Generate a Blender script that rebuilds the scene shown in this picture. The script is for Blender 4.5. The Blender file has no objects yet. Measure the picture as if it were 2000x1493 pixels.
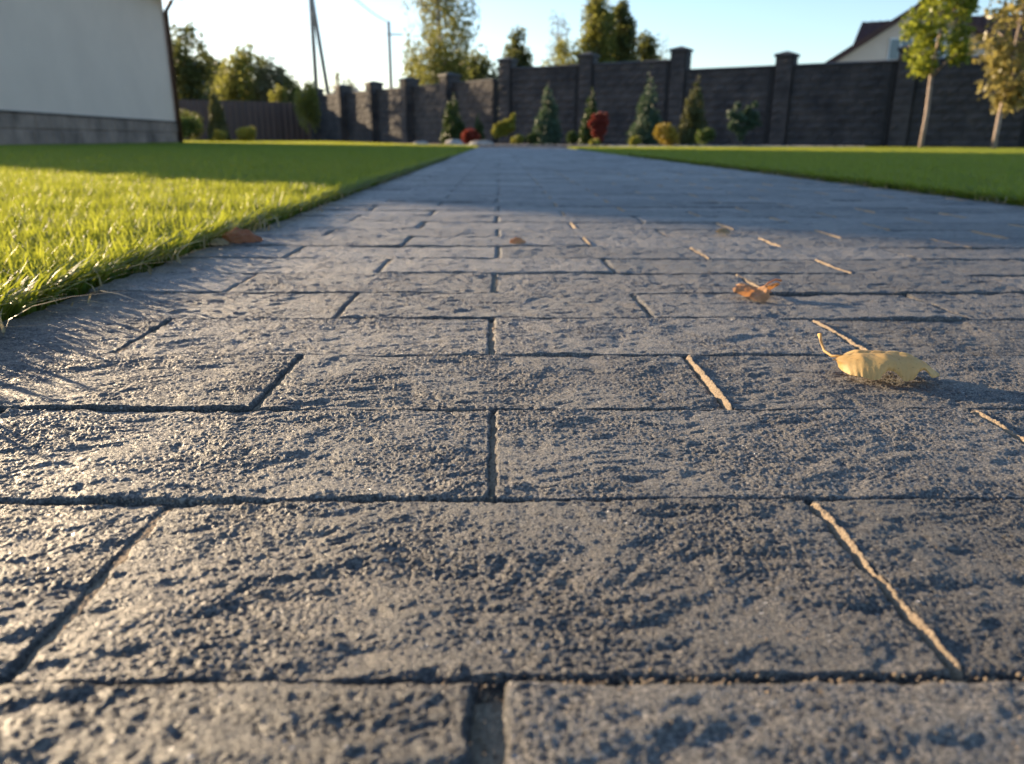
import bpy, math, random
import numpy as np
from mathutils import Vector, Matrix

random.seed(7)
rng = np.random.default_rng(11)
S = bpy.context.scene
COL = S.collection

# ------------------------------------------------------------------ camera
TILT, YAW, ROLL, CAM_H = math.atan(473.5 / 1500), math.radians(1.0), math.radians(.35), .13
def view_dir(a, b, c=1.0):
    a, b = a * math.cos(ROLL) - b * math.sin(ROLL), a * math.sin(ROLL) + b * math.cos(ROLL)
    d = (a, c * math.cos(TILT) + b * math.sin(TILT), -c * math.sin(TILT) + b * math.cos(TILT))
    cy, sy = math.cos(YAW), math.sin(YAW)
    return Vector((d[0] * cy + d[1] * sy, -d[0] * sy + d[1] * cy, d[2]))
cam_data = bpy.data.cameras.new('camera')
cam_data.lens = 27
cam_data.sensor_width = 36
cam_data.clip_start = .01
cam_data.clip_end = 2000
cam_data.dof.use_dof = True
cam_data.dof.focus_distance = .39
cam_data.dof.aperture_fstop = 12.5
cam = bpy.data.objects.new('camera', cam_data)
COL.objects.link(cam)
R_, U_, F_ = view_dir(1, 0, 0), view_dir(0, 1, 0), view_dir(0, 0, 1)
M = Matrix((R_, U_, -F_)).transposed().to_4x4()
M.translation = Vector((0, 0, CAM_H))
cam.matrix_world = M
S.camera = cam

# ------------------------------------------------------------------ light
SUN_AZ, SUN_EL = math.radians(52), math.radians(10.5)
sun_dir = Vector((-math.sin(SUN_AZ) * math.cos(SUN_EL), math.cos(SUN_AZ) * math.cos(SUN_EL), math.sin(SUN_EL)))
world = bpy.data.worlds.new('World')
S.world = world
world.use_nodes = True
wn = world.node_tree
sky = wn.nodes.new('ShaderNodeTexSky')
sky.sky_type = 'NISHITA'
sky.sun_disc = False
sky.sun_elevation = SUN_EL
sky.sun_rotation = -SUN_AZ
sky.air_density = 1.0
sky.dust_density = .55
sky.ozone_density = 2.8
bg = wn.nodes['Background']
bg.inputs['Strength'].default_value = .14
tint = wn.nodes.new('ShaderNodeMixRGB'); tint.blend_type = 'MULTIPLY'; tint.inputs[0].default_value = 1
tint.inputs[2].default_value = (1.07, .985, .99, 1)
wn.links.new(sky.outputs[0], tint.inputs[1]); wn.links.new(tint.outputs[0], bg.inputs['Color'])
sl = bpy.data.lights.new('sun', 'SUN')
sl.energy = 5.0
sl.angle = math.radians(.55)
sl.color = (1.0, .76, .48)
sun = bpy.data.objects.new('sun', sl)
sun.rotation_euler = sun_dir.to_track_quat('Z', 'Y').to_euler()
COL.objects.link(sun)
S.view_settings.view_transform = 'Standard'
S.view_settings.look = 'None'
S.view_settings.gamma = 1
S.view_settings.use_curve_mapping = False
S.view_settings.exposure = 1.25
S.render.engine = 'CYCLES'
S.cycles.max_bounces = 6
S.cycles.transparent_max_bounces = 8

# ------------------------------------------------------------------ helpers
def tag(o, label=None, cat=None, group=None, kind=None):
    if label: o['label'] = label
    if cat: o['category'] = cat
    if group: o['group'] = group
    if kind: o['kind'] = kind
    return o
def empty(name, loc=(0, 0, 0), rz=0, **k):
    o = bpy.data.objects.new(name, None)
    o.empty_display_size = .1
    o.location = loc
    o.rotation_euler = (0, 0, rz)
    COL.objects.link(o)
    return tag(o, **k)
def link(name, me, parent=None, loc=None, rz=None):
    o = bpy.data.objects.new(name, me)
    if parent: o.parent = parent
    if loc is not None: o.location = loc
    if rz is not None: o.rotation_euler = (0, 0, rz)
    COL.objects.link(o)
    return o
def np_mesh(name, verts, faces, mat, smooth=False, attrs=None):
    """faces: int array (n,k), all the same k, or a list of such arrays"""
    me = bpy.data.meshes.new(name)
    if not isinstance(faces, list): faces = [faces]
    v = np.asarray(verts, dtype=np.float32)
    me.vertices.add(len(v)); me.vertices.foreach_set('co', v.ravel())
    tot = np.concatenate([np.full(len(f), f.shape[1]) for f in faces])
    idx = np.concatenate([f.ravel() for f in faces]).astype(np.int32)
    me.loops.add(len(idx)); me.loops.foreach_set('vertex_index', idx)
    me.polygons.add(len(tot))
    me.polygons.foreach_set('loop_start', np.concatenate([[0], np.cumsum(tot)[:-1]]).astype(np.int32))
    me.polygons.foreach_set('loop_total', tot.astype(np.int32))
    if smooth: me.polygons.foreach_set('use_smooth', np.ones(len(tot), dtype=bool))
    for an, (ty, arr) in (attrs or {}).items():
        at = me.attributes.new(an, ty, 'POINT')
        at.data.foreach_set('value', np.asarray(arr).ravel())
    me.update(calc_edges=True)
    if mat: me.materials.append(mat)
    return me
class MB:
    def __init__(s): s.v = []; s.f = []
    def add(s, vs, fs):
        n = len(s.v); s.v += [tuple(p) for p in vs]; s.f += [tuple(i + n for i in f) for f in fs]
    def box(s, x0, x1, y0, y1, z0, z1):
        s.add([(x, y, z) for z in (z0, z1) for y in (y0, y1) for x in (x0, x1)],
              [(0, 2, 3, 1), (4, 5, 7, 6), (0, 1, 5, 4), (2, 6, 7, 3), (0, 4, 6, 2), (1, 3, 7, 5)])
    def tube(s, pts, rad, n=8):
        pts = [Vector(p) for p in pts]; base = len(s.v); 
        for i, p in enumerate(pts):
            t = (pts[min(i + 1, len(pts) - 1)] - pts[max(i - 1, 0)]).normalized()
            a = t.orthogonal().normalized() if abs(t.z) < .95 else Vector((1, 0, 0))
            a = (a - t * a.dot(t)).normalized(); b = t.cross(a)
            for k in range(n):
                an = 2 * math.pi * k / n
                s.v.append(tuple(p + (a * math.cos(an) + b * math.sin(an)) * rad[i]))
        for i in range(len(pts) - 1):
            for k in range(n):
                a0 = base + i * n + k; a1 = base + i * n + (k + 1) % n
                s.f.append((a0, a1, a1 + n, a0 + n))
        s.f.append(tuple(base + k for k in reversed(range(n))))
        s.f.append(tuple(base + (len(pts) - 1) * n + k for k in range(n)))
    def mesh(s, name, mat, smooth=False):
        me = bpy.data.meshes.new(name); me.from_pydata(s.v, [], s.f)
        me.materials.append(mat)
        if smooth: me.polygons.foreach_set('use_smooth', [True] * len(me.polygons))
        me.update(); return me
    def build(s, name, mat, parent=None, smooth=False, loc=None, rz=None):
        return link(name, s.mesh(name, mat, smooth), parent, loc, rz)
# gradient noise in numpy
_perm = np.random.default_rng(3).permutation(1024)
_ga = np.random.default_rng(4).random(1024) * 2 * np.pi
_gx, _gy = np.cos(_ga), np.sin(_ga)
def perlin(x, y, seed=0):
    xi = np.floor(x).astype(np.int64); yi = np.floor(y).astype(np.int64)
    xf = x - xi; yf = y - yi
    u = xf * xf * xf * (xf * (xf * 6 - 15) + 10); v = yf * yf * yf * (yf * (yf * 6 - 15) + 10)
    def g(i, j, dx, dy):
        h = _perm[(_perm[(xi + i + seed * 57) & 1023] + yi + j + seed * 131) & 1023]
        return _gx[h] * dx + _gy[h] * dy
    a = g(0, 0, xf, yf); b = g(1, 0, xf - 1, yf); c = g(0, 1, xf, yf - 1); d = g(1, 1, xf - 1, yf - 1)
    return (a + (b - a) * u + (c - a) * v + (a - b - c + d) * u * v) * 1.5

# ------------------------------------------------------------------ materials
def mat_new(name):
    m = bpy.data.materials.new(name); m.use_nodes = True
    nt = m.node_tree; return m, nt, nt.nodes['Principled BSDF']
def nd(nt, ty, **k):
    n = nt.nodes.new(ty)
    for a, b in k.items():
        if a.startswith('i_'): n.inputs[a[2:].replace('_', ' ')].default_value = b
        else: setattr(n, a, b)
    return n
def coords(nt, scale=(1, 1, 1), obj=True):
    t = nd(nt, 'ShaderNodeTexCoord'); mp = nd(nt, 'ShaderNodeMapping'); mp.inputs['Scale'].default_value = scale
    nt.links.new(t.outputs['Object'], mp.inputs[0]); return mp.outputs[0]
def wcoords(nt, scale=(1, 1, 1)):
    t = nd(nt, 'ShaderNodeNewGeometry'); mp = nd(nt, 'ShaderNodeMapping'); mp.inputs['Scale'].default_value = scale
    nt.links.new(t.outputs['Position'], mp.inputs[0]); return mp.outputs[0]
def noise(nt, vec, scale, detail=4, rough=.6):
    n = nd(nt, 'ShaderNodeTexNoise'); n.inputs['Scale'].default_value = scale
    n.inputs['Detail'].default_value = detail; n.inputs['Roughness'].default_value = rough
    nt.links.new(vec, n.inputs['Vector']); return n.outputs['Fac']
def ramp(nt, fac, stops):
    r = nd(nt, 'ShaderNodeValToRGB'); e = r.color_ramp.elements
    while len(e) < len(stops): e.new(.5)
    for el, (p, c) in zip(e, stops): el.position = p; el.color = (*c, 1) if len(c) == 3 else c
    nt.links.new(fac, r.inputs[0]); return r.outputs[0]
def mix(nt, fac, a, b, mode='MIX'):
    m = nd(nt, 'ShaderNodeMixRGB', blend_type=mode)
    for s, v in ((0, fac), (1, a), (2, b)):
        if hasattr(v, 'is_output'): nt.links.new(v, m.inputs[s])
        else: m.inputs[s].default_value = v if s == 0 else (*v, 1)
    return m.outputs[0]
def bump(nt, bsdf, hgt, strength, dist, prev=None):
    b = nd(nt, 'ShaderNodeBump'); b.inputs['Strength'].default_value = strength; b.inputs['Distance'].default_value = dist
    nt.links.new(hgt, b.inputs['Height'])
    if prev: nt.links.new(prev, b.inputs['Normal'])
    nt.links.new(b.outputs[0], bsdf.inputs['Normal']); return b.outputs[0]
def simple(name, c0, c1=None, scale=5, rough=.8, bs=0, bd=.01, bscale=None, metallic=0, spec=.5):
    m, nt, b = mat_new(name)
    c1 = c1 or tuple(x * .7 for x in c0)
    v = wcoords(nt)
    nt.links.new(ramp(nt, noise(nt, v, scale), [(.3, c1), (.7, c0)]), b.inputs['Base Color'])
    b.inputs['Roughness'].default_value = rough; b.inputs['Metallic'].default_value = metallic
    b.inputs['Specular IOR Level'].default_value = spec
    if bs: bump(nt, b, noise(nt, v, bscale or scale * 4, 6), bs, bd)
    return m
def paver_mat():
    m, nt, b = mat_new('slate_paver')
    v = wcoords(nt)
    oi = nd(nt, 'ShaderNodeObjectInfo')
    n1 = noise(nt, v, 14, 5); n2 = noise(nt, v, 260, 6, .7); n3 = noise(nt, v, 1400, 3, .7)
    c = ramp(nt, n1, [(.32, (.076, .073, .071)), (.52, (.132, .120, .107)), (.72, (.195, .172, .145))])
    c = mix(nt, .50, c, ramp(nt, n2, [(.38, (.045, .047, .052)), (.6, (.19, .185, .175))]))
    g1 = noise(nt, v, 1100, 2, .6); g2 = noise(nt, wcoords(nt, (1, 1.7, 1)), 520, 4, .75)
    c = mix(nt, 1, c, ramp(nt, g1, [(.36, (.30, .31, .33)), (.50, (.92, .92, .92)), (.63, (2.1, 2.0, 1.85))]), 'MULTIPLY')
    c = mix(nt, 1, c, ramp(nt, g2, [(.36, (.45, .46, .48)), (.50, (.95, .95, .95)), (.66, (1.6, 1.55, 1.5))]), 'MULTIPLY')
    at = nd(nt, 'ShaderNodeAttribute', attribute_name='tone')
    tone = nd(nt, 'ShaderNodeMapRange'); tone.inputs['To Min'].default_value = .62; tone.inputs['To Max'].default_value = 1.38
    nt.links.new(at.outputs['Fac'], tone.inputs['Value'])
    c = mix(nt, 1.0, c, tone.outputs[0], 'MULTIPLY')
    # sand lying in the hollows
    ad = nd(nt, 'ShaderNodeAttribute', attribute_name='dust')
    dn = nd(nt, 'ShaderNodeMath', operation='MULTIPLY'); nt.links.new(ad.outputs['Fac'], dn.inputs[0])
    nt.links.new(ramp(nt, noise(nt, v, 55, 5), [(.45, (0, 0, 0)), (.65, (1, 1, 1))]), dn.inputs[1])
    c = mix(nt, dn.outputs[0], c, (.40, .31, .21))
    # pale mineral specks
    vo = nd(nt, 'ShaderNodeTexVoronoi'); vo.inputs['Scale'].default_value = 420; nt.links.new(v, vo.inputs['Vector'])
    sp = ramp(nt, vo.outputs['Color'], [(.80, (0, 0, 0)), (.84, (1, 1, 1))])
    sd = ramp(nt, vo.outputs['Distance'], [(.22, (1, 1, 1)), (.34, (0, 0, 0))])
    spk = mix(nt, 1.0, sp, sd, 'MULTIPLY')
    lf = ramp(nt, noise(nt, v, 22, 3), [(.42, (0, 0, 0)), (.56, (1, 1, 1))])
    spk = mix(nt, 1.0, spk, lf, 'MULTIPLY')
    c = mix(nt, spk, c, (.50, .49, .47))
    nt.links.new(c, b.inputs['Base Color'])
    rr = mix(nt, spk, ramp(nt, n2, [(.35, (.38,) * 3), (.65, (.62,) * 3)]), (.14, .14, .14))
    nt.links.new(rr, b.inputs['Roughness'])
    b.inputs['Specular IOR Level'].default_value = .7
    mu = nd(nt, 'ShaderNodeMath', operation='ADD'); nt.links.new(n2, mu.inputs[0])
    m3 = nd(nt, 'ShaderNodeMath', operation='MULTIPLY'); m3.inputs[1].default_value = .35; nt.links.new(n3, m3.inputs[0]); nt.links.new(m3.outputs[0], mu.inputs[1])
    n4 = noise(nt, v, 700, 5, .8)
    m5 = nd(nt, 'ShaderNodeMath', operation='ADD'); nt.links.new(mu.outputs[0], m5.inputs[0]); nt.links.new(n4, m5.inputs[1])
    bump(nt, b, m5.outputs[0], 1.0, .0021)
    return m
def sand_mat():
    m, nt, b = mat_new('joint_sand')
    v = wcoords(nt)
    n = noise(nt, v, 900, 4, .7)
    nt.links.new(ramp(nt, n, [(.3, (.20, .145, .095)), (.7, (.50, .38, .25))]), b.inputs['Base Color'])
    b.inputs['Roughness'].default_value = .9
    bump(nt, b, n, 1, .0015); return m
def leafy(name, c0, c1, trans, tfac=.45, rough=.5, spec=.3):
    """foliage: per-leaf tint attribute picks the colour, with light passing through the blade"""
    m, nt, b = mat_new(name)
    at = nd(nt, 'ShaderNodeAttribute', attribute_name='tint')
    c = ramp(nt, at.outputs['Fac'], [(0, c0), (1, c1)])
    nt.links.new(c, b.inputs['Base Color']); b.inputs['Roughness'].default_value = rough
    b.inputs['Specular IOR Level'].default_value = spec
    tr = nd(nt, 'ShaderNodeBsdfTranslucent')
    nt.links.new(mix(nt, 1, ramp(nt, at.outputs['Fac'], [(0, tuple(x * .75 for x in trans)), (1, trans)]), (1, 1, 1), 'MULTIPLY'), tr.inputs[0])
    ms = nd(nt, 'ShaderNodeMixShader'); ms.inputs[0].default_value = tfac
    nt.links.new(b.outputs[0], ms.inputs[1]); nt.links.new(tr.outputs[0], ms.inputs[2])
    nt.links.new(ms.outputs[0], nt.nodes['Material Output'].inputs[0]); return m

M_PAV = paver_mat(); M_SAND = sand_mat()
M_BED = simple('sand_bed', (.24, .18, .125), (.10, .075, .055), 90, .95, .8, .003, 500)
M_SOIL = simple('soil', (.075, .052, .033), (.035, .025, .017), 20, .95, .8, .01, 120)
M_LAWNBASE = simple('lawn_ground', (.06, .075, .02), (.035, .04, .014), 25, .95)
M_FIELD = simple('field', (.09, .11, .04), (.06, .07, .03), .3, .95)
M_GRASS = leafy('grass_blade', (.055, .120, .030), (.10, .175, .046), (.50, .53, .05), .5, .45, .3)
M_DRY = leafy('dry_grass', (.30, .22, .12), (.42, .34, .19), (.45, .35, .18), .3, .5)
M_STUCCO = simple('stucco', (.76, .60, .48), (.70, .55, .44), 1.2, .9, .5, .004, 180)
M_TILE = simple('plinth_stone', (.36, .26, .20), (.13, .095, .075), 2.0, .85, .8, .01, 30)
M_BROWN = simple('brown_metal', (.075, .035, .024), (.055, .028, .02), 3, .45)
M_ROOF = simple('roof_metal', (.095, .045, .036), (.07, .035, .029), 2, .6, spec=.25)
M_BLOCK = simple('split_block', (.090, .079, .075), (.027, .027, .031), 1.8, .9, .8, .012, 45)
M_CAP = simple('cap_stone', (.050, .048, .050), (.030, .03, .032), 8, .7, .4, .005, 60)
M_MORTAR = simple('mortar', (.045, .042, .043), (.02, .02, .02), 20, .95)
M_FENCE = simple('fence_metal', (.060, .030, .024), (.045, .024, .02), 2, .45)
M_BARK = simple('bark', (.16, .12, .09), (.07, .05, .04), 15, .9, .7, .01, 60)
M_PALEBARK = simple('pale_bark', (.46, .36, .29), (.28, .21, .17), 12, .85, .5, .006, 80)
M_BIRCH = simple('birch_bark', (.55, .52, .47), (.12, .10, .09), 9, .8)
M_CONCRETE = simple('concrete', (.34, .32, .29), (.22, .2, .18), 3, .9)
M_WHITE = simple('white_frame', (.75, .74, .72), (.68, .67, .65), 2, .5)
M_STONE = simple('pale_stone', (.42, .38, .33), (.22, .2, .18), 9, .85, .6, .02, 30)
M_MULCH = simple('mulch', (.10, .055, .038), (.03, .02, .015), 25, .95, 1, .03, 40)
M_CABLE = simple('cable', (.10, .10, .10), None, 3, .6)
gm, gnt, gb = mat_new('window_glass'); gb.inputs['Base Color'].default_value = (.10, .14, .17, 1); gb.inputs['Roughness'].default_value = .06
M_GLASS = gm
M_BLUEROOF = simple('blue_roof', (.20, .25, .33), (.15, .19, .26), 2, .5)

# ------------------------------------------------------------------ ground
def sheet(name, x0, x1, y0, y1, z, mat, **k):
    b = MB(); b.add([(x0, y0, z), (x1, y0, z), (x1, y1, z), (x0, y1, z)], [(0, 1, 2, 3)])
    return tag(b.build(name, mat), **k)
PX0, PX1 = -.365, 1.132            # path edges
PY1 = 14.6
sheet('ground', -700, 700, -60, 1200, -.075, M_FIELD, kind='structure')
def lawn_ground(name, poly):
    b = MB(); n = len(poly)
    b.add([(x, y, -.008) for x, y in poly] + [(x, y, -.06) for x, y in poly],
          [tuple(range(n))] + [(i, i + n, (i + 1) % n + n, (i + 1) % n) for i in range(n)])
    return tag(b.build(name, M_LAWNBASE), kind='structure')
lawn_ground('lawn_ground', [(-14, -4), (PX0 - .004, -4), (PX0 - .004, 14.2), (-2.0, 17.5), (-8.5, 37), (-15, 37)])
lawn_ground('lawn_ground', [(PX1 + .004, -4), (14, -4), (14, 16.0), (9.3, 18.6), (5.6, 16.6), (3.0, 14.9), (PX1 + .004, 13.6)])
sheet('path_bed', PX0 - .002, PX1 + .002, -4, PY1, -.0036, M_BED, kind='structure')
# planting bed of dark mulch in front of the stone wall
bb = MB(); poly = [(-2.0, 17.6), (-.6, 15.0), (2.2, 14.7), (5.6, 16.75), (9.4, 18.75), (9.0, 19.2), (.2, 25.6), (-4, 29.5)]
bb.add([(x, y, .0) for x, y in poly], [tuple(range(len(poly)))])
tag(bb.build('flower_bed', M_MULCH), kind='structure')

# ------------------------------------------------------------------ the pavers
W, DP, Y0, GAP = .243, .103, .1615, .0023
def relief(x, y, sx, sy, hero):
    """cleft-stone height in metres"""
    X, Y = x + sx, y + sy
    wx = X + .012 * perlin(X / .045, Y / .045, 5); wy = Y + .010 * perlin(X / .05, Y / .05, 6)
    z = .0009 * perlin(wx / .085, wy / .060, 1)
    t = 1.0 * perlin(wx / .034, wy / .018, 2) + .65 * perlin(wx / .013, wy / .0075, 3)
    q = t * 3.4; fl = np.floor(q); fr = q - fl
    z = z + .00026 * (fl + np.clip((fr - .55) / .45, 0, 1) ** 1.4) + .00030 * perlin(wx / .020, wy / .009, 14)
    if hero:
        m = np.clip(perlin(X / .05, Y / .05, 9) * .8 + 1.0, .6, 1.6)
        ri = lambda n: 1 - 2 * np.abs(n)
        z = z + .00032 * perlin(wx / .0095, wy / .0050, 4) + m * (.00020 * ri(perlin(wx / .0050, wy / .0030, 7)) + .00026 * ri(perlin(X / .0029, Y / .0018, 8)) + .00040 * perlin(X / .0013, Y / .0012, 10))
        pit = perlin(wx / .010, wy / .0065, 12)
        z = z - .0010 * np.clip(pit - .45, 0, 1) * 2
    if hero == 2:
        z = z + .00055 * perlin(wx / .026, wy / .012, 15) + .00030 * perlin(wx / .012, wy / .007, 16)
    return z
path = empty('paved_path', (0, 0, 0), label='long path of dark grey rough stone pavers in running bond between two lawns', cat='path')
n_piece = 0
far_v, far_f, far_t, far_n = [], [], [], 0
def paver_arrays(x0, x1, y0, y1, step, hero, seed):
    r = np.random.default_rng(seed)
    nx = max(2, int(round((x1 - x0) / step))); ny = max(2, int(round((y1 - y0) / step)))
    gx, gy = np.meshgrid(np.linspace(0, 1, nx + 1), np.linspace(0, 1, ny + 1))
    X = x0 + gx * (x1 - x0); Y = y0 + gy * (y1 - y0)
    sx, sy = r.uniform(-30, 30, 2)
    dx = np.minimum(X - x0, x1 - X); dy = np.minimum(Y - y0, y1 - Y)
    z = relief(X, Y, sx, sy, hero) if step < .02 else 0 * X
    z = z + r.normal(0, .0006) + (gx - .5) * r.normal(0, .0007) + (gy - .5) * r.normal(0, .0007)
    low = np.clip(-z / .0022, 0, 1) * .5
    # worn, nibbled edges
    e = np.minimum(dx, dy)
    rw = .0009 + .0014 * perlin(X / .011, Y / .011, 21)
    z = z - .0020 * np.clip(1 - e / np.maximum(rw, .001), 0, 1) ** 2
    if step < .004:
        jx = .0011 * perlin(Y / .009 + sx, X * 0 + 3.3, 22) + .0006 * perlin(Y / .003 + sx, X * 0 + 7.3, 22)
        jy = .0006 * perlin(X / .010 + sy, Y * 0 + 5.1, 23) + .0005 * perlin(X / .0032 + sy, Y * 0 + 9.1, 23)
        X = X + jx * np.clip(1 - dx / .006, 0, 1); Y = Y + jy * np.clip(1 - dy / .006, 0, 1)
    v = np.stack([X.ravel(), Y.ravel(), z.ravel()], 1)
    i = np.arange((nx + 1) * (ny + 1)).reshape(ny + 1, nx + 1)
    f = np.stack([i[:-1, :-1], i[:-1, 1:], i[1:, 1:], i[1:, :-1]], -1).reshape(-1, 4)
    ring = np.concatenate([i[0, :-1], i[:-1, -1], i[-1, :0:-1], i[:0:-1, 0]])
    n = len(v); sk = v[ring].copy(); sk[:, 2] = -.02
    k = np.arange(len(ring)); k2 = (k + 1) % len(ring)
    f2 = np.stack([ring[k2], ring[k], n + k, n + k2], 1)
    v = np.concatenate([v, sk]); tone = np.full(len(v), r.uniform(0, 1), dtype=np.float32)
    dust = np.concatenate([low.ravel(), np.full(len(sk), .3)]).astype(np.float32)
    return v, np.concatenate([f, f2]), tone, dust
mound = []                          # head joints to fill with sand
far_d = []
for r_ in range(-5, 144):
    ya, yb = Y0 + r_ * DP + GAP / 2, Y0 + (r_ + 1) * DP - GAP / 2
    if yb > PY1: break
    off = 0 if r_ % 2 else .5      # rows r=0 have joints at +-.5
    xs = [PX0] + [-.003 + (k + off) * W for k in range(-2, 7) if PX0 + .03 < -.003 + (k + off) * W < PX1 - .03] + [PX1]
    rj = np.random.default_rng(500 + r_)
    cuts = [xs[0]] + [x + rj.normal(0, .0012) for x in xs[1:-1]] + [xs[-1]]
    for j in range(len(cuts) - 1):
        gw = .0023 + abs(rj.normal(0, .0007)) if r_ > -1 else .0075
        xa = cuts[j] + (gw / 2 if j else 0); xb = cuts[j + 1] - (gw / 2 if j < len(cuts) - 2 else 0)
        if j and -1 <= r_ < 34: mound.append((cuts[j], ya, yb, r_))
        yc = (ya + yb) / 2; vis = yb > .10 and max(abs(xa + .001), 0) >= 0 and (xa < .72 * yb + .06) and (xb > -.72 * yb - .06)
        if not vis: step = (.0035 if r_ < 14 and -1 <= r_ and xb > -.9 else .02)
        elif r_ == -1: step = .0010
        elif r_ <= 1: step = .00068
        elif r_ == 2: step = .0008
        elif r_ == 3: step = .0011
        elif r_ <= 5: step = .0016
        elif r_ <= 9: step = .0025
        elif r_ <= 20: step = .004
        elif r_ <= 40: step = .007
        else: step = .017
        piece = vis and r_ >= -1 and n_piece < 300
        v, f, tone, dust = paver_arrays(xa, xb, ya, yb, step, 0 if step > .0045 else (2 if step > .0012 else 1), 9000 + r_ * 17 + j)
        if piece:
            n_piece += 1
            o = link('brick', np_mesh('brick', v - [xa, ya, 0], f, M_PAV, step < .003, {'tone': ('FLOAT', tone), 'dust': ('FLOAT', dust)}), path, (xa, ya, 0))
        else:
            far_v.append(v); far_f.append(f + far_n); far_t.append(tone); far_d.append(dust); far_n += len(v)
o = link('brick_field', np_mesh('brick_field', np.concatenate(far_v), np.concatenate(far_f), M_PAV, False,
         {'tone': ('FLOAT', np.concatenate(far_t)), 'dust': ('FLOAT', np.concatenate(far_d))}), path)
o['kind'] = 'stuff'
# sand packed into the head joints: brim-full on the right side of the path, sunk on the left
sv, sf, sn = [], [], 0
for (xc, ya, yb, r_) in mound:
    rr = np.random.default_rng(int(abs(xc * 7777)) + r_ * 31 + 500)
    full = xc > .08 and r_ > -1 and (r_ < 4 or rr.random() < .62)
    if not full and r_ > 10: continue
    ny = int((yb - ya) / .0011); nx = 11
    if r_ > 9: ny //= 3; nx = 6
    gx, gy = np.meshgrid(np.linspace(0, 1, nx), np.linspace(0, 1, ny))
    Y = ya - .0005 + gy * (yb - ya + .001)
    wob = perlin(Y / .014 + xc * 90, Y * 0 + r_ + .3, 31) + .5 * perlin(Y / .005 + xc * 90, Y * 0 + r_ + .7, 36)
    L0 = xc - (.0022 if r_ > -1 else .0042); R0 = xc + ((.0030 if r_ < 2 else .0023) + .0013 * wob if full else (.0022 if r_ > -1 else .004))
    X = L0 + gx * (R0 - L0)
    if full:      # sand heaped against the right-hand stone and smeared over its edge
        Z = -.0045 + .0058 * np.sin(np.clip(gx * 1.18, 0, 1) * np.pi / 2) ** 1.3 - .0045 * np.clip(gx - .80, 0, 1) / .2
        Z = Z - .0016 * np.clip(perlin(Y / .02 + xc * 50, Y * 0 + .7, 35), 0, 1)
    else:
        Z = -.0026 + .0010 * gx
    Z = Z + .0006 * perlin(X / .0017, Y / .0017, 33) + .0005 * perlin(X / .0008, Y / .0008, 34) - .004 * np.clip(1 - np.minimum(gy, 1 - gy) / .06, 0, 1) ** 2
    i = np.arange(nx * ny).reshape(ny, nx)
    sv.append(np.stack([X.ravel(), Y.ravel(), Z.ravel()], 1)); sf.append(np.stack([i[:-1, :-1], i[:-1, 1:], i[1:, 1:], i[1:, :-1]], -1).reshape(-1, 4) + sn); sn += nx * ny
o = link('joint_sand', np_mesh('joint_sand', np.concatenate(sv), np.concatenate(sf), M_SAND, True), path); o['kind'] = 'stuff'
# loose sand grains and stone crumbs
gv, gf, gn = [], [], 0
octv = np.array([(1, 0, 0), (-1, 0, 0), (0, 1, 0), (0, -1, 0), (0, 0, 1), (0, 0, -1)], float)
octf = np.array([(0, 2, 4), (2, 1, 4), (1, 3, 4), (3, 0, 4), (2, 0, 5), (1, 2, 5), (3, 1, 5), (0, 3, 5)])
def grain(x, y, z, s):
    global gn
    gv.append(octv * s * rng.uniform(.6, 1.3, 3) * rng.uniform(.7, 1.2, (6, 1)) + [x, y, z]); gf.append(octf + gn); gn += 6
for k in range(1500):
    y = .13 + rng.random() ** 2 * 1.2
    x = rng.uniform(-.62, .62) * (y + .1) + .05
    if not PX0 < x < PX1: continue
    grain(x, y, .0016 + rng.uniform(-.001, .001), rng.uniform(.00015, .0005))
for k in range(1300):                              # spilled along the joints
    r_ = rng.integers(0, 6); y = Y0 + r_ * DP + rng.normal(0, .0022) - .001
    x = rng.uniform(-.62, .62) * (y + .1)
    if perlin(np.array(x / .03), np.array(y * 40.), 41) < .05: continue
    grain(x, y, -.0014 + rng.uniform(-.001, .0012), rng.uniform(.0002, .0006))
for k in range(160):                               # grit lying in the wide near joint
    grain(rng.uniform(-.006, .002), .08 + .08 * rng.random(), rng.uniform(-.003, -.001), rng.uniform(.0003, .0008))
for k in range(420):                               # bigger sandy crumbs beside the first joint
    x = abs(rng.normal(.0, .09)) + rng.uniform(-.03, .03); grain(x, Y0 + rng.normal(-.0015, .0022), rng.uniform(-.002, .0006), rng.uniform(.0004, .0011))
o = link('sand_grain', np_mesh('sand_grain', np.concatenate(gv), np.concatenate(gf), M_SAND)); tag(o, kind='stuff', label='loose pale sand grains and crumbs on the pavers and in their joints', cat='sand')

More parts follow.
